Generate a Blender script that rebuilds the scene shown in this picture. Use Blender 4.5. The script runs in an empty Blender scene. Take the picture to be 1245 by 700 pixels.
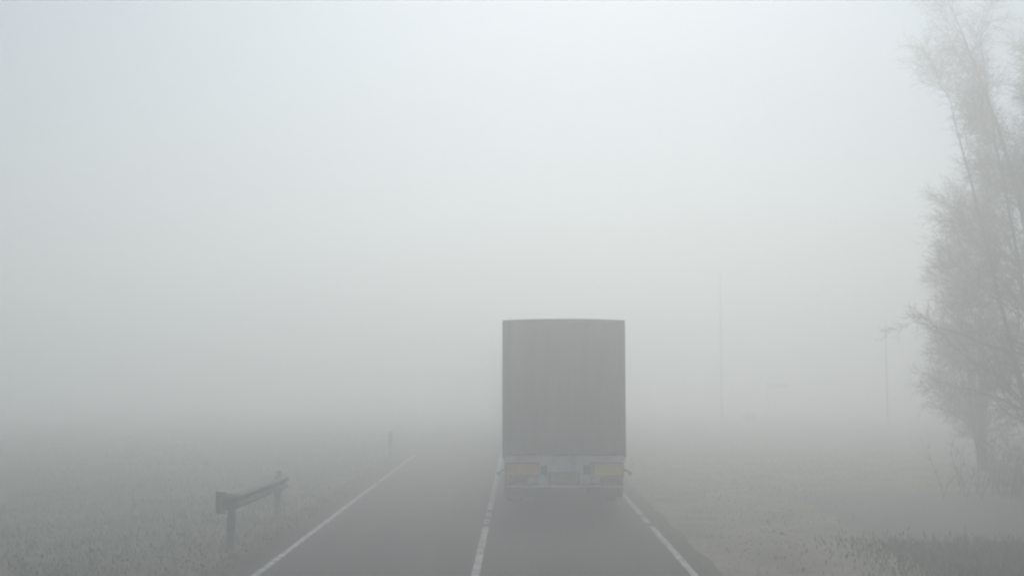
import bpy, bmesh, math, random
import numpy as np
from mathutils import Vector, Matrix, noise

R = math.radians
sc = bpy.context.scene
col = sc.collection
random.seed(7)
rng = np.random.default_rng(7)

# ------------------------------------------------------------------ camera
cam_d = bpy.data.cameras.new('camera')
cam = bpy.data.objects.new('camera', cam_d)
col.objects.link(cam)
cam.location = (0, 0, 2.64)
cam.rotation_euler = (R(90 + 4.565), 0, R(0.36))
cam_d.sensor_width = 36
cam_d.lens = 38.75
cam_d.clip_start = 0.1
cam_d.clip_end = 3000
cam_d.dof.use_dof = True          # the photograph is soft all over: focus fell on the near air
cam_d.dof.focus_distance = 4.0
cam_d.dof.aperture_fstop = 4.6
sc.camera = cam

# ------------------------------------------------------------------ sky, sun, exposure
SUN_EL, SUN_AZ = 46.0, 5.0
w = bpy.data.worlds.new('World')
sc.world = w
w.use_nodes = True
nt = w.node_tree
nt.nodes.clear()
out = nt.nodes.new('ShaderNodeOutputWorld')
bg = nt.nodes.new('ShaderNodeBackground')
sky = nt.nodes.new('ShaderNodeTexSky')
sky.sky_type = 'NISHITA'
sky.sun_disc = False
sky.sun_elevation = R(SUN_EL)
sky.sun_rotation = R(SUN_AZ)
sky.air_density = 1.0
sky.dust_density = 0.5
sky.ozone_density = 1.0
hs = nt.nodes.new('ShaderNodeHueSaturation')     # cloud cover washes the blue out of the sky
hs.inputs['Saturation'].default_value = 1.25
nt.links.new(sky.outputs[0], hs.inputs['Color'])
nt.links.new(hs.outputs[0], bg.inputs['Color'])
bg.inputs['Strength'].default_value = 0.052
nt.links.new(bg.outputs[0], out.inputs['Surface'])

sd = bpy.data.lights.new('sun', 'SUN')
sd.energy = 3.0
sd.angle = R(22)
sd.color = (1.0, 0.978, 0.90)
so = bpy.data.objects.new('sun', sd)
col.objects.link(so)
dirv = Vector((math.sin(R(SUN_AZ)) * math.cos(R(SUN_EL)), math.cos(R(SUN_AZ)) * math.cos(R(SUN_EL)), math.sin(R(SUN_EL))))
so.rotation_euler = dirv.to_track_quat('Z', 'Y').to_euler()
so.location = dirv * 200

sc.view_settings.view_transform = 'Standard'
sc.view_settings.look = 'None'
sc.view_settings.gamma = 1
sc.view_settings.use_curve_mapping = False
sc.view_settings.exposure = 0.03
FOG_DENSITY = 0.0395
FOG_ANISO = 0.62
cy = sc.cycles
cy.max_bounces = 10
cy.diffuse_bounces = 3
cy.glossy_bounces = 2
cy.volume_bounces = 5
cy.transparent_max_bounces = 8
cy.use_denoising = True

# ------------------------------------------------------------------ materials
def mat(name, color, rough=0.8, var=0.15, scale=3.0, metallic=0.0, detail=4.0, bump=0.0, color2=None, spec=0.4, stretch=None, transl=0.0):
    m = bpy.data.materials.new(name)
    m.use_nodes = True
    t = m.node_tree
    b = t.nodes['Principled BSDF']
    tc = t.nodes.new('ShaderNodeTexCoord')
    n = t.nodes.new('ShaderNodeTexNoise')
    n.inputs['Scale'].default_value = scale
    n.inputs['Detail'].default_value = detail
    n.inputs['Roughness'].default_value = 0.65
    if stretch:
        mp = t.nodes.new('ShaderNodeMapping')
        mp.inputs['Scale'].default_value = stretch
        t.links.new(tc.outputs['Object'], mp.inputs['Vector'])
        t.links.new(mp.outputs[0], n.inputs['Vector'])
    else:
        t.links.new(tc.outputs['Object'], n.inputs['Vector'])
    r = t.nodes.new('ShaderNodeValToRGB')
    r.color_ramp.elements[0].position = 0.32
    r.color_ramp.elements[1].position = 0.70
    c = Vector(color)
    c2 = Vector(color2) if color2 else c * (1 + var)
    c1 = c if color2 else c * (1 - var)
    r.color_ramp.elements[0].color = (*c1, 1)
    r.color_ramp.elements[1].color = (*[min(1, v) for v in c2], 1)
    t.links.new(n.outputs['Fac'], r.inputs['Fac'])
    t.links.new(r.outputs['Color'], b.inputs['Base Color'])
    b.inputs['Roughness'].default_value = rough
    b.inputs['Metallic'].default_value = metallic
    b.inputs['Specular IOR Level'].default_value = spec
    if bump:
        bp = t.nodes.new('ShaderNodeBump')
        bp.inputs['Strength'].default_value = bump
        bp.inputs['Distance'].default_value = 0.02
        t.links.new(n.outputs['Fac'], bp.inputs['Height'])
        t.links.new(bp.outputs[0], b.inputs['Normal'])
    return m

M = dict(
    asphalt=mat('asphalt', (0.014, 0.0145, 0.0145), 0.7, scale=1.6, color2=(0.042, 0.043, 0.043), detail=10, bump=0.15, spec=0.08, stretch=(1.0, 0.07, 1.0)),
    paint=mat('road_paint', (0.05, 0.05, 0.05), 0.7, scale=6, color2=(0.56, 0.56, 0.54), detail=10, spec=0.15),
    soil_left=mat('grass_soil', (0.05, 0.056, 0.043), 0.95, scale=0.35, color2=(0.15, 0.155, 0.125), spec=0.1, detail=8),
    soil_right=mat('dry_soil', (0.115, 0.10, 0.078), 0.95, scale=0.9, color2=(0.275, 0.245, 0.195), detail=9, spec=0.1),
    verge_grit=mat('verge_grit', (0.04, 0.037, 0.031), 0.95, scale=4, color2=(0.13, 0.118, 0.098), detail=10, spec=0.1),
    ditch_soil=mat('ditch_soil', (0.020, 0.026, 0.017), 0.95, scale=1.1, color2=(0.05, 0.058, 0.04), detail=8, spec=0.1),
    shoulder=mat('shoulder_grit', (0.018, 0.018, 0.015), 0.95, scale=3, color2=(0.07, 0.066, 0.056), detail=10, spec=0.1),
    track=mat('track_gravel', (0.07, 0.07, 0.066), 0.95, scale=4, color2=(0.12, 0.118, 0.11), detail=8),
    grass=mat('winter_grass', (0.07, 0.08, 0.055), 0.8, scale=0.35, color2=(0.16, 0.168, 0.125), spec=0.1),
    dry=mat('straw_grass', (0.24, 0.21, 0.145), 0.8, scale=0.7, color2=(0.38, 0.335, 0.24)),
    green=mat("ditch_grass", (0.026, 0.036, 0.022), 0.8, scale=0.8, color2=(0.05, 0.062, 0.04), spec=0.1),
    bark=mat('bark', (0.045, 0.04, 0.034), 0.9, scale=6, color2=(0.10, 0.09, 0.078), stretch=(1, 1, 0.2)),
    twig=mat('twig', (0.05, 0.045, 0.036), 0.9, scale=2, color2=(0.085, 0.078, 0.062)),
    galv=mat('galvanised_steel', (0.11, 0.115, 0.115), 0.6, scale=5, color2=(0.19, 0.195, 0.195), metallic=0.25),
    post_wood=mat('weathered_pole_wood', (0.18, 0.175, 0.165), 0.9, scale=5, color2=(0.28, 0.27, 0.255), stretch=(1, 1, 0.1)),
    tarp=mat('truck_tarpaulin', (0.08, 0.082, 0.081), 0.65, scale=2.4, color2=(0.145, 0.147, 0.144), stretch=(1.6, 1, 0.35), bump=0.15, detail=8),
    tarp_side=mat('side_tarpaulin', (0.05, 0.055, 0.055), 0.65, scale=1.6, color2=(0.075, 0.08, 0.08), stretch=(1, 1.4, 0.5)),
    post=mat('grey_frame_paint', (0.06, 0.063, 0.06), 0.5, scale=4, color2=(0.085, 0.09, 0.085)),
    fascia=mat('dirty_light_panel', (0.40, 0.40, 0.38), 0.6, scale=4, color2=(0.72, 0.72, 0.69)),
    bar=mat('pale_bumper_paint', (0.60, 0.60, 0.52), 0.5, scale=4, color2=(0.80, 0.80, 0.71)),
    black=mat('black_plastic', (0.012, 0.012, 0.012), 0.6, scale=6, color2=(0.025, 0.025, 0.025)),
    rubber=mat('tyre_rubber', (0.014, 0.014, 0.014), 0.9, scale=8, color2=(0.03, 0.03, 0.029)),
    chassis=mat('chassis_paint', (0.02, 0.02, 0.021), 0.7, scale=4, color2=(0.035, 0.035, 0.035)),
    rim=mat('wheel_steel', (0.18, 0.18, 0.18), 0.5, scale=5, metallic=0.4),
    yellow=mat('retroreflective_yellow', (0.70, 0.46, 0.03), 0.45, scale=5, color2=(0.80, 0.54, 0.06)),
    faded=mat('faded_orange_sheet', (0.66, 0.28, 0.10), 0.5, scale=4, color2=(0.80, 0.42, 0.20)),
    red=mat('fluorescent_red', (0.50, 0.12, 0.06), 0.45, scale=5, color2=(0.6, 0.17, 0.09)),
    lens_red=mat('red_lens', (0.16, 0.035, 0.025), 0.3, scale=6),
    lens_amber=mat('amber_lens', (0.26, 0.15, 0.05), 0.3, scale=6),
    lens_white=mat('clear_lens', (0.6, 0.6, 0.58), 0.25, scale=6),
    plate=mat('muddy_number_plate', (0.13, 0.17, 0.12), 0.6, scale=7, color2=(0.24, 0.29, 0.22)),
    cab=mat('cab_paint', (0.45, 0.46, 0.47), 0.4, scale=2, color2=(0.52, 0.53, 0.54)),
    glass=mat('dark_glass', (0.02, 0.022, 0.024), 0.08, scale=2, spec=0.5),
    white_post=mat('white_plastic', (0.22, 0.225, 0.22), 0.7, scale=5, color2=(0.32, 0.32, 0.31)),
    sign_face=mat('sign_back_metal', (0.22, 0.23, 0.24), 0.6, scale=3, color2=(0.30, 0.31, 0.32)),
)

# ------------------------------------------------------------------ helpers
def obj(name, bm, material, parent=None, loc=(0, 0, 0), smooth=False):
    me = bpy.data.meshes.new(name)
    bm.normal_update()
    bm.to_mesh(me)
    bm.free()
    if smooth:
        me.polygons.foreach_set('use_smooth', [True] * len(me.polygons))
    me.materials.append(M[material])
    o = bpy.data.objects.new(name, me)
    col.objects.link(o)
    o.location = loc
    if parent:
        o.parent = parent
    return o

def raw(name, verts, faces, material, parent=None, smooth=False):
    me = bpy.data.meshes.new(name)
    me.from_pydata(verts, [], faces)
    if smooth:
        me.polygons.foreach_set('use_smooth', [True] * len(me.polygons))
    me.materials.append(M[material])
    o = bpy.data.objects.new(name, me)
    col.objects.link(o)
    if parent:
        o.parent = parent
    return o

def thing(name, label, cat, loc=(0, 0, 0), rz=0, group=None):
    o = bpy.data.objects.new(name, None)
    o.empty_display_size = 0.3
    col.objects.link(o)
    o.location = loc
    o.rotation_euler = (0, 0, rz)
    o['label'] = label
    o['category'] = cat
    if group:
        o['group'] = group
    return o

def tag(o, label=None, cat=None, group=None, kind=None):
    for k, v in (('label', label), ('category', cat), ('group', group), ('kind', kind)):
        if v:
            o[k] = v
    return o

def box(bm, x0, x1, y0, y1, z0, z1, bev=0.0):
    r = bmesh.ops.create_cube(bm, size=1)
    vs = r['verts']
    for v in vs:
        v.co = Vector((x0 + (v.co.x + .5) * (x1 - x0), y0 + (v.co.y + .5) * (y1 - y0), z0 + (v.co.z + .5) * (z1 - z0)))
    if bev:
        es = list({e for v in vs for e in v.link_edges})
        bmesh.ops.bevel(bm, geom=es, offset=bev, segments=2, affect='EDGES', profile=0.6)
    return bm

def bx(*a, bev=0.0):
    return box(bmesh.new(), *a, bev=bev)

def tube(bm, pts, radii, seg=8, cap=True):
    pts = [Vector(p) for p in pts]
    if not hasattr(radii, '__len__'):
        radii = [radii] * len(pts)
    rings = []
    for i, p in enumerate(pts):
        d = (pts[min(i + 1, len(pts) - 1)] - pts[max(i - 1, 0)]).normalized()
        u = d.cross(Vector((0, 0, 1)) if abs(d.z) < 0.9 else Vector((1, 0, 0))).normalized()
        v = d.cross(u)
        rings.append([bm.verts.new(p + radii[i] * (math.cos(2 * math.pi * k / seg) * u + math.sin(2 * math.pi * k / seg) * v)) for k in range(seg)])
    for a, b in zip(rings, rings[1:]):
        for k in range(seg):
            bm.faces.new((a[k], a[(k + 1) % seg], b[(k + 1) % seg], b[k]))
    if cap:
        bm.faces.new(rings[0][::-1])
        bm.faces.new(rings[-1])
    return bm

def lathe_x(bm, prof, cx, cy_, cz, seg=28):
    """profile of (x, r) revolved about the axle through (cy, cz)"""
    rings = [[bm.verts.new((cx + x, cy_ + r * math.cos(2 * math.pi * k / seg), cz + r * math.sin(2 * math.pi * k / seg))) for k in range(seg)] for x, r in prof]
    for a, b in zip(rings, rings[1:]):
        for k in range(seg):
            bm.faces.new((a[k], a[(k + 1) % seg], b[(k + 1) % seg], b[k]))
    bm.faces.new(rings[0][::-1])
    bm.faces.new(rings[-1])
    bmesh.ops.recalc_face_normals(bm, faces=bm.faces)
    return bm

def nz(x, y, s=1.0, seed=0.0):
    return noise.noise(Vector((x * s, y * s, seed)))

# ------------------------------------------------------------------ ground and road
def sheet(name, x0, x1, y0, y1, z, nx, ny, material, amp=0.0, edge=0.0, ypow=1.0):
    """ground sheet with optional relief and wavering long edges"""
    vs, fs = [], []
    for j in range(ny + 1):
        y = y0 + (y1 - y0) * (j / ny) ** ypow
        for i in range(nx + 1):
            t = i / nx
            x = x0 + (x1 - x0) * t
            if edge and i == 0:
                x += edge * (nz(y, 3.1, 0.9, x0) + 0.5 * nz(y, 8.1, 3.1, x0))
            if edge and i == nx:
                x += edge * (nz(y, 7.7, 0.9, x1) + 0.5 * nz(y, 2.1, 3.1, x1))
            vs.append((x, y, z + amp * nz(x, y, 0.25, z)))
    for j in range(ny):
        for i in range(nx):
            a = j * (nx + 1) + i
            fs.append((a, a + 1, a + nx + 2, a + nx + 1))
    return tag(raw(name, vs, fs, material, smooth=True), kind='structure')

sheet('ground', -700, 700, -60, 900, 0.0, 2, 2, 'soil_left')
sheet('dry_ground', 2.45, 60, 0, 160, 0.004, 4, 200, 'soil_right', edge=0.0, ypow=1.6)
sheet('gravel_track', 5.9, 60, 17.9, 25.5, 0.008, 4, 40, 'track', edge=0.35)
sheet('ditch_ground', 5.7, 60, 4.0, 17.9, 0.0085, 4, 60, 'ditch_soil', edge=0.35)
sheet('road_shoulder', -4.28, -3.4, 0, 160, 0.006, 1, 300, 'shoulder', edge=0.16, ypow=1.6)
sheet('road_shoulder', 2.4, 2.72, 0, 160, 0.010, 1, 300, 'verge_grit', edge=0.08, ypow=1.6)
sheet('road', -3.72, 2.56, -40, 700, 0.014, 4, 400, 'asphalt', edge=0.05, ypow=1.8)

def marking(x, wdt, y0, y1, z=0.018):
    """painted line with a slightly ragged edge"""
    n = max(2, int((y1 - y0) / 0.35))
    vs, fs = [], []
    for j in range(n + 1):
        y = y0 + (y1 - y0) * j / n
        a = 0.012 * nz(y, x, 1.7)
        vs += [(x - wdt / 2 + a, y, z), (x + wdt / 2 + a * 0.6 + 0.008 * nz(y, 5, 3.0), y, z)]
        if j:
            k = 2 * j
            fs.append((k - 2, k - 1, k + 1, k))
    return vs, fs

def line(name, x, wdt, spans):
    V, F = [], []
    for y0, y1 in spans:
        v, f = marking(x, wdt, y0, y1)
        F += [tuple(i + len(V) for i in q) for q in f]
        V += v
    return tag(raw(name, V, F, 'paint'), kind='structure')

line('edge_line', -3.49, 0.095, [(2, 27.4), (27.8, 37.5)])
line('centre_line', -0.58, 0.11, [(2, 19.55), (19.95, 20.55), (20.95, 21.55), (22.0, 160)])
line('edge_line', 2.325, 0.10, [(2, 19.6), (20.1, 20.9), (21.15, 160)])

# ------------------------------------------------------------------ grass
def blades(name, material, label, cat, n_tuft, xr, yr, h, inside, per=7, spread=0.5):
    ys = yr[0] + (yr[1] - yr[0]) * rng.random(n_tuft) ** 1.5
    xs = xr[0] + (xr[1] - xr[0]) * rng.random(n_tuft)
    V, F = [], []
    for x, y in zip(xs, ys):
        if not inside(x, y):
            continue
        clump = 0.55 + 0.9 * max(0, 0.5 + nz(x, y, 0.7, 4.2))
        for _ in range(per):
            bx_, by_ = x + rng.normal(0, spread), y + rng.normal(0, spread)
            if -3.9 < bx_ < 2.72:
                continue
            hh = h * clump * rng.uniform(0.5, 1.2)
            a = rng.uniform(0, 2 * math.pi)
            wd = rng.uniform(0.006, 0.014)
            lean = rng.normal(0, 0.45 * hh, 2)
            dx, dy = wd * math.cos(a), wd * math.sin(a)
            k = len(V)
            V += [(bx_ - dx, by_ - dy, 0.0), (bx_ + dx, by_ + dy, 0.0),
                  (bx_ + lean[0] * .4 + dx * .7, by_ + lean[1] * .4 + dy * .7, hh * .6), (bx_ + lean[0] * .4 - dx * .7, by_ + lean[1] * .4 - dy * .7, hh * .6),
                  (bx_ + lean[0], by_ + lean[1], hh)]
            F += [(k, k + 1, k + 2, k + 3), (k + 3, k + 2, k + 4)]
    o = raw(name, V, F, material)
    return tag(o, kind='stuff')

blades('roadside_grass', 'grass', '', '', 14000, (-24, -4.0), (11, 55), 0.055, lambda x, y: x < -4.15 + 0.2 * nz(x, y, 1.1))
def in_track(x, y):
    return x > 5.9 and 17.9 < y < 25.5
blades('dry_grass', 'dry', '', '', 5000, (2.7, 24), (11, 55), 0.04, lambda x, y: not in_track(x, y) and not (x > 5.6 + 0.5 * nz(x, y, 1.0) and y <= 18) and x > 2.8 + 0.25 * nz(x, y, 1.1))
blades('ditch_grass', 'green', '', '', 8000, (5.4, 13), (11, 18), 0.085, lambda x, y: x > 5.7 + 0.9 * nz(x, y, 0.8) + 0.5 * nz(x, y, 2.5) and y < 17.9 + 0.4 * nz(x, y, 1.3))

# ------------------------------------------------------------------ guard rail
g = thing('guard_rail', 'short grey steel crash barrier on two posts in the grass beside the left edge line', 'guard rail', (-4.45, 17.1, 0))
def rail_mesh():
    """W-beam swept along the path, its near end flared away from the road and turned into a bullnose"""
    path = [(-0.05, -0.165), (0.04, -0.15), (0.09, -0.11), (0.113, -0.03), (0.112, 0.1), (0.072, 1.1), (0.03, 2.2), (-0.015, 3.4), (-0.05, 4.35)]
    prof = [(0.00, 0.125), (0.035, 0.108), (0.07, 0.08), (0.07, 0.05), (0.02, 0.02), (0.0, 0.0), (0.02, -0.02), (0.07, -0.05), (0.07, -0.08), (0.035, -0.108), (0.0, -0.125)]
    bm = bmesh.new()
    rows = []
    for i, (px, py) in enumerate(path):
        a = Vector(path[max(i - 1, 0)]); b = Vector(path[min(i + 1, len(path) - 1)])
        t = (b - a).normalized(); n = Vector((t.y, -t.x))
        zc = 0.735 - 0.028 * py
        rows.append([bm.verts.new((px + n.x * d, py + n.y * d, zc + z)) for d, z in prof])
    for r0, r1 in zip(rows, rows[1:]):
        for k in range(len(prof) - 1):
            bm.faces.new((r0[k], r1[k], r1[k + 1], r0[k + 1]))
    geom = bm.faces[:]
    bmesh.ops.solidify(bm, geom=geom, thickness=0.006)
    return bm
obj('rail', rail_mesh(), 'galv', g)
tb = bmesh.new()
# bullnose end shoe: a curved plate a little taller than the beam
pts = [(0.0, -0.172), (-0.06, -0.19), (-0.12, -0.18), (-0.17, -0.13), (-0.165, -0.06)]
rows = []
for px, py in pts:
    rows.append([tb.verts.new((px, py, 0.56)), tb.verts.new((px, py, 0.73)), tb.verts.new((px, py, 0.89))])
for a, b in zip(rows, rows[1:]):
    for k in range(2):
        tb.faces.new((a[k], b[k], b[k + 1], a[k + 1]))
bmesh.ops.solidify(tb, geom=tb.faces[:], thickness=0.012)
obj('end_terminal', tb, 'galv', g)
def c_post(x, y, top):
    bm = bmesh.new()
    box(bm, x - 0.055, x + 0.055, y - 0.004, y + 0.004, 0.0, top)
    box(bm, x - 0.058, x - 0.050, y + 0.006, y + 0.085, 0.0, top)
    box(bm, x + 0.050, x + 0.058, y + 0.006, y + 0.085, 0.0, top)
    return bm
obj('post', c_post(0.03, 0.0, 0.83), 'galv', g)
obj('post', c_post(-0.115, 3.95, 0.74), 'galv', g)
for x, y, z in ((0.10, 0.0, .735), (-0.05, 3.95, .625)):
    obj('spacer', bx(x - 0.012, x + 0.03, y - 0.05, y + 0.05, z - .09, z + .09), 'galv', g)
rf = obj('reflector', bx(-0.135, -0.045, 3.93, 3.97, 0.742, 0.86, bev=0.012), 'sign_face', g)

# ------------------------------------------------------------------ roadside marker post
dp = thing('marker_post', 'slim dull grey marker post, far up the left verge in fog', 'marker post', (-4.05, 35.0, 0))
pb = bmesh.new()
for x0, x1 in ((-0.06, 0.06),):
    vs = [pb.verts.new(c) for c in ((-.06, -.05, 0), (.06, -.05, 0), (.03, .06, 0), (-.03, .06, 0), (-.06, -.05, .84), (.06, -.05, .93), (.03, .06, .93), (-.03, .06, .86))]
    for q in ((0, 1, 5, 4), (1, 2, 6, 5), (2, 3, 7, 6), (3, 0, 4, 7), (4, 5, 6, 7), (3, 2, 1, 0)):
        pb.faces.new([vs[i] for i in q])
obj('post', pb, 'white_post', dp)
obj('band', bx(-0.064, 0.064, -0.056, -0.02, 0.60, 0.78), "sign_face", dp)

# ------------------------------------------------------------------ truck
TX, TY = 0.905, 22.3          # centre of the rear face
T = thing('box_truck', 'tall grey covered lorry seen from behind, driving in the right lane', 'truck', (TX, TY, 0))
HW, Z0, ZT, LEN = 1.235, 1.03, 3.78, 7.0
# cargo body: slightly arched roof, tarpaulin sagging between hoops
def cargo():
    bm = bmesh.new()
    secs = []
    n = 28
    for j in range(n + 1):
        y = 0.05 + (LEN - 0.05) * j / n
        sag = 0.018 * (0.5 - 0.5 * math.cos(2 * math.pi * j / 4))
        ring = []
        for x, z in ((-HW, Z0), (-HW + sag * .6, 1.9), (-HW + sag, 2.8), (-HW, 3.62), (-HW + .05, 3.745), (-0.62, 3.775), (0, 3.79), (0.62, 3.776), (HW - .05, 3.745), (HW, 3.62), (HW - sag, 2.8), (HW - sag * .6, 1.9), (HW, Z0)):
            zz = z - (sag if z > 3.7 and abs(x) < 1 else 0)
            ring.append(bm.verts.new((x, y, zz)))
        secs.append(ring)
    m = len(secs[0])
    for a, b in zip(secs, secs[1:]):
        for k in range(m):
            bm.faces.new((a[k], a[(k + 1) % m], b[(k + 1) % m], b[k]))
    bm.faces.new(secs[0]); bm.faces.new(secs[-1][::-1])
    bmesh.ops.recalc_face_normals(bm, faces=bm.faces)
    return bm
obj('cargo_cover', cargo(), 'tarp_side', T, smooth=False)
# rear curtain with soft wrinkles and a slightly bowed top
def curtain():
    bm = bmesh.new()
    nx, nzz = 44, 44
    grid = []
    for j in range(nzz + 1):
        t = j / nzz
        row = []
        for i in range(nx + 1):
            s = -1 + 2 * i / nx
            top = 3.745 + 0.028 * (1 - s * s) - 0.012 * max(0, nz(s * 3, 1.0)) 
            x = s * (HW - 0.12)
            z = Z0 + 0.03 + (top - Z0 - 0.03) * t
            y = -0.014 - 0.03 * (nz(s * 4.5, t * 1.3, 1, 2.0) + 0.6 * nz(s * 2, t * 7, 1, 5.0)) * (1 - abs(s) ** 6)
            row.append(bm.verts.new((x, y, z)))
        grid.append(row)
    for j in range(nzz):
        for i in range(nx):
            bm.faces.new((grid[j][i], grid[j][i + 1], grid[j + 1][i + 1], grid[j + 1][i]))
    bmesh.ops.solidify(bm, geom=bm.faces[:], thickness=0.012)
    return bm
obj('rear_curtain', curtain(), 'tarp', T, smooth=True)
for s in (-1, 1):
    a, b = sorted((s * (HW - 0.115), s * (HW + 0.004)))
    obj('corner_post', bx(a, b, -0.03, 0.045, Z0 - 0.02, 3.735, bev=0.012), 'post', T)
hd = bmesh.new()
for k in range(9):       # top bow following the arched roof
    s0, s1 = -1 + 2 * k / 9, -1 + 2 * (k + 1) / 9
    z0_, z1_ = 3.765 + 0.028 * (1 - s0 * s0), 3.765 + 0.028 * (1 - s1 * s1)
    v = [hd.verts.new(c) for c in ((s0 * HW, -.035, z0_ - .04), (s1 * HW, -.035, z1_ - .04), (s1 * HW, -.035, z1_), (s0 * HW, -.035, z0_), (s0 * HW, .045, z0_ - .04), (s1 * HW, .045, z1_ - .04), (s1 * HW, .045, z1_), (s0 * HW, .045, z0_))]
    for q in ((0, 1, 2, 3), (3, 2, 6, 7), (4, 7, 6, 5), (0, 4, 5, 1)):
        hd.faces.new([v[i] for i in q])
obj('roof_bow', hd, 'post', T)
# light rear sill and lamp panel
obj('rear_sill', bx(-HW + 0.02, HW - 0.02, -0.05, 0.10, 0.92, 1.045, bev=0.012), 'fascia', T)
obj('lamp_panel', bx(-1.15, 1.15, -0.02, 0.03, 0.50, 0.915, bev=0.01), 'fascia', T)
for x0, x1, mt, lab in ((-1.135, -0.53, 'faded', 'faded orange marking plate'), (0.60, 1.165, 'yellow', 'yellow marking plate')):
    p = obj('marking_plate', bx(x0, x1, -0.046, -0.022, 0.665, 0.895, bev=0.006), mt, T)
    p['label'] = lab
    fr = bmesh.new()
    for a in ((x0 - .03, x1 + .03, .895, .925), (x0 - .03, x1 + .03, .635, .665)):
        box(fr, a[0], a[1], -0.044, -0.022, a[2], a[3])
    for a in ((x0 - .03, x0, .667, .893), (x1, x1 + .03, .667, .893)):
        box(fr, a[0], a[1], -0.044, -0.022, a[2], a[3])
    obj('border', fr, 'red', p)
for s in (-1, 1):
    c = s * 0.93
    tl = obj('tail_light', bx(c - 0.20, c + 0.20, -0.06, -0.022, 0.515, 0.628, bev=0.01), 'black', T)
    for k, mt in ((-1, 'lens_amber'), (0, 'lens_red'), (1, 'lens_red')):
        obj('lens', bx(c + k * 0.13 - 0.058, c + k * 0.13 + 0.058, -0.075, -0.0615, 0.53, 0.613, bev=0.008), mt, tl)
npl = obj('number_plate', bx(-0.28, 0.28, -0.045, -0.022, 0.525, 0.71, bev=0.006), 'plate', T)
obj('frame', bx(-0.31, 0.31, -0.036, -0.0235, 0.505, 0.73, bev=0.006), 'black', npl)
for x in (-0.40, 0.46):
    obj('bracket', bx(x - 0.07, x + 0.07, -0.06, -0.022, 0.68, 0.86, bev=0.015), 'black', T)
ub = bmesh.new()
box(ub, -1.15, 1.15, -0.10, -0.02, 0.43, 0.472, bev=0.01)
obj('underride_bar', ub, 'bar', T)
for x in (-0.55, 0.55):
    obj('bar_strut', bx(x - 0.04, x + 0.04, -0.02, 0.08, 0.43, 0.93), 'chassis', T)
for s in (-1, 1):        # rubber outline lamps sticking out at the corners
    lb = tube(bmesh.new(), [(s * (HW - 0.06), -0.02, 0.80), (s * (HW + 0.02), -0.035, 0.755), (s * (HW + 0.06), -0.04, 0.72)], [0.018, 0.016, 0.025], 8)
    la = obj('outline_lamp', lb, 'black', T)
    obj('lens', tube(bmesh.new(), [(s * (HW + 0.07), -0.085, 0.715), (s * (HW + 0.07), -0.0, 0.715)], 0.048, 10), 'lens_white' , la)
for x in (-0.42, 0.42):
    obj('chassis_rail', bx(x - 0.05, x + 0.05, 0.12, 8.6, 0.72, 0.95, bev=0.008), 'chassis', T)
obj('cargo_floor', bx(-HW + 0.01, HW - 0.01, 0.11, LEN - 0.02, 0.96, 1.028), 'chassis', T)
for s in (-1, 1):
    c = s * 0.90
    fl = bmesh.new()
    box(fl, c - 0.30, c + 0.30, 0.30, 0.315, 0.20, 0.94, bev=0.004)
    obj('mud_flap', fl, 'black', T)
def wheel(cx, wy, wdt, rr=0.48):
    h = wdt / 2
    prof = [(-h + .02, 0.27), (-h, 0.33), (-h, 0.42), (-h + .03, 0.46), (-h + .07, rr), (-0.012, rr), (-0.008, rr - .012), (0.008, rr - .012), (0.012, rr), (h - .07, rr), (h - .03, 0.46), (h, 0.42), (h, 0.33), (h - .02, 0.27)]
    wb = lathe_x(bmesh.new(), prof, cx, wy, rr)
    wo = obj('wheel', wb, 'rubber', T, smooth=False)
    s = 1 if cx > 0 else -1
    rp = [(s * (h - .018), 0.268), (s * (h - .005), 0.262), (s * (h - .06), 0.23), (s * (h - .075), 0.12), (s * (h - .02), 0.10), (s * (h - .01), 0.03)]
    obj('rim', lathe_x(bmesh.new(), rp, cx, wy, rr, 24), 'rim', wo)
for s in (-1, 1):
    wheel(s * 1.035, 1.55, 0.29)
    wheel(s * 0.715, 1.55, 0.29)
    wheel(s * 1.02, 7.75, 0.30)
obj('axle', tube(bmesh.new(), [(-0.9, 1.55, 0.48), (-0.2, 1.55, 0.48), (-0.15, 1.55, 0.48), (0.15, 1.55, 0.48), (0.2, 1.55, 0.48), (0.9, 1.55, 0.48)], [.07, .07, .16, .16, .07, .07], 12), 'chassis', T)
for s in (-1, 1):        # side under-run rails and tank
    rb = bmesh.new()
    for z in (0.50, 0.74):
        box(rb, s * 1.19 - 0.02, s * 1.19 + 0.02, 2.5, 6.6, z, z + 0.1, bev=0.006)
    obj('side_guard', rb, 'galv', T)
obj('fuel_tank', tube(bmesh.new(), [(0.86, 4.2, 0.66), (0.86, 5.4, 0.66)], 0.27, 20), 'galv', T)
# cab
cb = bmesh.new()
prof = [(7.15, 0.62), (7.15, 2.75), (7.35, 2.98), (8.35, 2.98), (8.62, 2.75), (8.92, 1.75), (8.97, 0.55), (8.35, 0.50), (8.25, 0.98), (7.25, 0.98)]
L = [cb.verts.new((-1.08, y, z)) for y, z in prof]
Rr = [cb.verts.new((1.08, y, z)) for y, z in prof]
for k in range(len(prof)):
    q = (k + 1) % len(prof)
    cb.faces.new((L[k], L[q], Rr[q], Rr[k]))
cb.faces.new(L[::-1]); cb.faces.new(Rr)
bmesh.ops.recalc_face_normals(cb, faces=cb.faces)
cbo = obj('cab', cb, 'cab', T)
ws = bmesh.new()
v = [ws.verts.new(c) for c in ((-.95, 8.905, 1.85), (.95, 8.905, 1.85), (.9, 8.66, 2.68), (-.9, 8.66, 2.68))]
ws.faces.new(v)
bmesh.ops.solidify(ws, geom=ws.faces[:], thickness=-0.02)
obj('windscreen', ws, 'glass', cbo)
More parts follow.
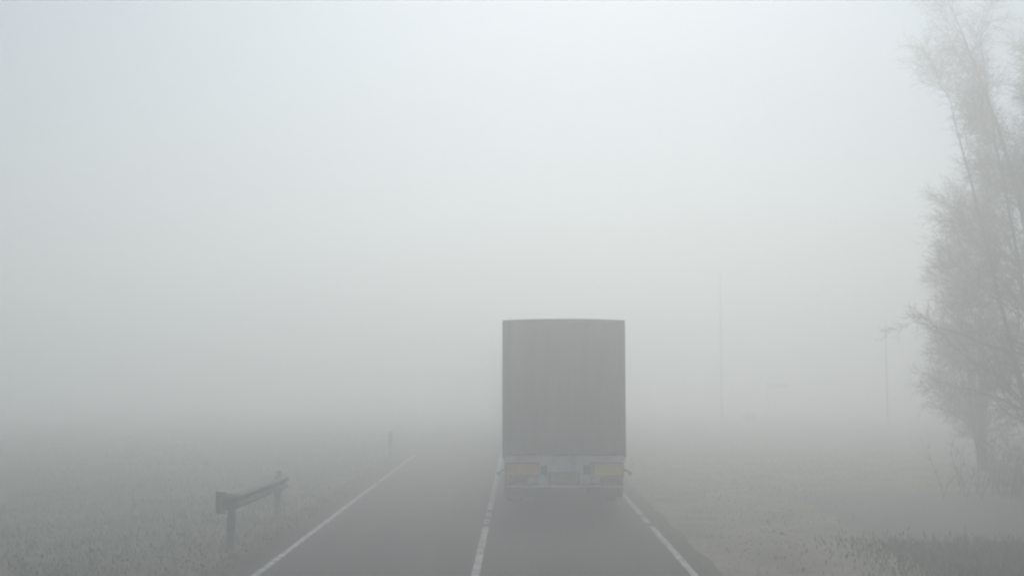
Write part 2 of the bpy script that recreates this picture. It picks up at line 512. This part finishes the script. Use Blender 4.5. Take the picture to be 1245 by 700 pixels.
for s in (-1, 1):
    obj('side_window', bx(s * 1.085 - 0.008, s * 1.085 + 0.008, 7.75, 8.55, 1.85, 2.6, bev=0.004), 'glass', cbo)
    mb = tube(bmesh.new(), [(s * 1.08, 8.72, 2.5), (s * 1.14, 8.75, 2.45), (s * 1.16, 8.75, 2.3)], 0.018, 6)
    mr = obj('mirror', mb, 'black', cbo)
    obj('housing', bx(s * 1.16 - 0.07, s * 1.16 + 0.07, 8.70, 8.78, 1.80, 2.30, bev=0.03), 'black', mr)
    obj('headlight', bx(s * 0.84 - 0.16, s * 0.84 + 0.16, 8.96, 9.0, 0.72, 0.92, bev=0.015), 'lens_white', cbo)

# ------------------------------------------------------------------ poles and sign in the fog
def pole(name, label, x, y, h, r, arm):
    t = thing(name, label, 'pole', (x, y, 0), 0)
    obj('shaft', tube(bmesh.new(), [(0, 0, 0), (0.01, 0, h * .5), (0.03, 0, h)], [r, r * .85, r * .65], 10), 'post_wood', t, smooth=True)
    if arm:
        ca = obj('crossarm', bx(-0.55 + .03, 0.55 + .03, -r - 0.05, -r + 0.03, h - 0.45, h - 0.36, bev=0.01), 'post_wood', t)
        for k in (-0.45, 0.51):
            obj('insulator', tube(bmesh.new(), [(k, -r, h - 0.36), (k, -r, h - 0.28), (k, -r, h - 0.2)], [.02, .045, .03], 8), 'white_post', ca)
    else:
        obj('cap', tube(bmesh.new(), [(0.03, 0, h), (0.03, 0, h + 0.05)], [r * .75, r * .3], 10), 'galv', t)
    return t
pole('utility_pole', 'thin tall utility pole fading into the fog right of the truck', 12.8, 70.0, 9.3, 0.085, False)
pole('utility_pole', 'slim bare pole in the fog just left of the leafless trees', 19.9, 60.0, 5.65, 0.06, False)

s_ = thing('direction_sign', 'small blank arrow board on one thin post, dim in the fog right of utility pole', 'road sign', (16.6, 74, 0))
obj('post', tube(bmesh.new(), [(0, 0, 0), (0, 0, 2.3)], 0.04, 8), 'galv', s_)
sb = bmesh.new()
outl = [(-.08, 1.85), (1.25, 1.85), (1.5, 2.02), (1.25, 2.19), (-.08, 2.19)]
f = sb.faces.new([sb.verts.new((x, -0.05, z)) for x, z in outl])
e = bmesh.ops.extrude_face_region(sb, geom=[f])
for v in [q for q in e['geom'] if isinstance(q, bmesh.types.BMVert)]:
    v.co.y += 0.03
bmesh.ops.recalc_face_normals(sb, faces=sb.faces)
obj('board', sb, 'sign_face', s_)

# ------------------------------------------------------------------ trees
def tri_tube(V, F, a, b, ra, rb, seg=3):
    d = (b - a)
    L_ = d.length
    if L_ < 1e-5:
        return
    d /= L_
    u = d.cross(Vector((0, 0, 1)) if abs(d.z) < 0.9 else Vector((1, 0, 0))).normalized()
    v = d.cross(u)
    k = len(V)
    for p, r in ((a, ra), (b, rb)):
        for s in range(seg):
            an = 2 * math.pi * s / seg
            V.append(tuple(p + r * (math.cos(an) * u + math.sin(an) * v)))
    for s in range(seg):
        F.append((k + s, k + (s + 1) % seg, k + seg + (s + 1) % seg, k + seg + s))

def rand_perp(d, r):
    while True:
        q = Vector((r.gauss(0, 1), r.gauss(0, 1), r.gauss(0, 1)))
        q -= q.dot(d) * d
        if q.length > 0.1:
            return q.normalized()

def bare_tree(label, x, y, h, stems, seed, spread=0.25, dens=1.0, zfrom=0.12, rad=0.10, splay=0.5):
    r = random.Random(seed)
    root = thing('bare_tree', label, 'tree', (x, y, 0), 0, 'leafless trees along the right verge')
    tv, tf, cv, cf = [], [], [], []          # stems; boughs and twigs
    up = Vector((0, 0, 1))
    def bough(p, d, L_, r0, lvl):
        n = (9, 6, 4, 2)[lvl]
        q = p.copy()
        side = rand_perp(d, r)
        for i in range(n):
            t0, t1 = i / n, (i + 1) / n
            wob = (.10, .13, .16, .10)[lvl]
            d = (d + Vector((r.gauss(0, wob), r.gauss(0, wob), r.gauss(0, wob))) + up * (.05 if lvl < 2 else -.015)).normalized()
            e_ = q + d * (L_ / n)
            tri_tube(cv, cf, q, e_, max(r0 * (1 - .85 * t0), .0032), max(r0 * (1 - .85 * t1), .0026), 4 if lvl == 0 else 3)
            q = e_
            if lvl < 3 and (i > 0 or lvl > 0):
                for _ in range(1 + (r.random() < dens * (.55, .5, .25)[lvl])):
                    side = (Matrix.Rotation(2.4 + r.gauss(0, .5), 3, d) @ side).normalized()
                    side = (side - side.dot(d) * d).normalized()
                    dd = (d * r.uniform(.75, 1.1) + side * r.uniform(.5, .85)).normalized()
                    l2 = max((.5, .30, .16)[lvl], L_ * (1.08 - t1) * r.uniform(.38, .62))
                    bough(q.copy(), dd, l2, max(.0035, r0 * (1 - .8 * t1) * .55), lvl + 1)
    for s in range(stems):
        an = 2 * math.pi * s / stems + r.uniform(-.4, .4)
        off = 0.0 if s == 0 else rad * .85
        p = Vector((off * math.cos(an), off * math.sin(an), -0.05))
        lean = 0 if s == 0 else r.uniform(.02, .06) * (1 + splay * .35)
        d = Vector((math.cos(an) * lean, math.sin(an) * lean, 1)).normalized()
        hh = h * (1 if s == 0 else r.uniform(.66, .92))
        n = 20
        rr = rad * (1 if s == 0 else r.uniform(.55, .8))
        for i in range(n):
            t0, t1 = i / n, (i + 1) / n
            d = (d + Vector((r.gauss(0, .035), r.gauss(0, .035), .03))).normalized()
            q = p + d * hh / n
            tri_tube(tv, tf, p, q, rr * (1 - t0) ** .9 + .005, rr * (1 - t1) ** .9 + .005, 8)
            p = q
            if t1 > zfrom:
                for _ in range(1 + (r.random() < .35 * dens)):
                    a2 = r.uniform(0, 2 * math.pi)
                    u_ = (t1 - zfrom) / (1 - zfrom)
                    prof = min(1.0, .70 + u_ * 1.3) * (1.06 - u_) ** 1.9
                    bd = Vector((math.cos(a2), math.sin(a2), r.uniform(.25, .7) + u_ * .7)).normalized()
                    bough(p.copy(), bd, max(.75, h * spread * prof * r.uniform(.6, .9)), max(.008, rr * (1 - t1) * .45), 0)
    raw('trunk', tv, tf, 'bark', root, smooth=True)
    raw('crown', cv, cf, 'twig', root)
    return root

bare_tree('tall many-stemmed leafless tree whose dense twigs fill the right edge of the frame', 11.2, 23.7, 12.0, 6, 19, .37, .35, splay=.8)
bare_tree('leafless tree furthest right, mostly cut off by the frame edge', 12.9, 22.6, 12.0, 3, 23, .25, .5)
bare_tree('low faint leafless tree behind the tall many-stemmed one', 12.9, 31.0, 8.0, 4, 37, .34, .45, zfrom=.06)

def shrub(label, x, y, h, wdt, n, seed):
    r = random.Random(seed)
    root = thing('low_shrub', label, 'shrub', (x, y, 0), 0)
    V, F = [], []
    for _ in range(n):
        an = r.uniform(0, 2 * math.pi)
        p = Vector((r.gauss(0, .3 * wdt), r.gauss(0, .2 * wdt), 0))
        d = Vector((math.cos(an) * r.uniform(.05, .6), math.sin(an) * r.uniform(.05, .6), 1)).normalized()
        for i in range(4):
            q = p + d * h / 4 * r.uniform(.7, 1.1)
            tri_tube(V, F, p, q, .010 - .002 * i, .008 - .002 * i)
            for _k in range(3):
                dd = (d + rand_perp(d, r) * .9).normalized()
                tri_tube(V, F, q, q + dd * h * r.uniform(.12, .3), .004, .002)
            p = q
            d = (d + Vector((r.gauss(0, .2), r.gauss(0, .2), 0))).normalized()
    raw('stems', V, F, 'twig', root)
    return root
shrub('small dark low shrub on the ground in the fog between truck and far sign', 13.3, 64, .55, .7, 80, 3)
shrub('sparse waist high leafless brushwood around the foot of the roadside trees', 11.2, 24.6, 1.25, 2.4, 130, 8)

# ------------------------------------------------------------------ haze
hb = bmesh.new()
box(hb, -720, 720, -80, 920, -1.0, 14.3)
hm = bpy.data.materials.new('haze')
hm.use_nodes = True
t = hm.node_tree
t.nodes.clear()
mo = t.nodes.new('ShaderNodeOutputMaterial')
pv = t.nodes.new('ShaderNodeVolumePrincipled')
pv.inputs['Color'].default_value = (0.964, 0.979, 0.976, 1)
pv.inputs['Density'].default_value = FOG_DENSITY
pv.inputs['Anisotropy'].default_value = FOG_ANISO
t.links.new(pv.outputs[0], mo.inputs['Volume'])
me = bpy.data.meshes.new('haze')
hb.to_mesh(me); hb.free()
me.materials.append(hm)
hz = bpy.data.objects.new('haze', me)
col.objects.link(hz)
tag(hz, kind='stuff')
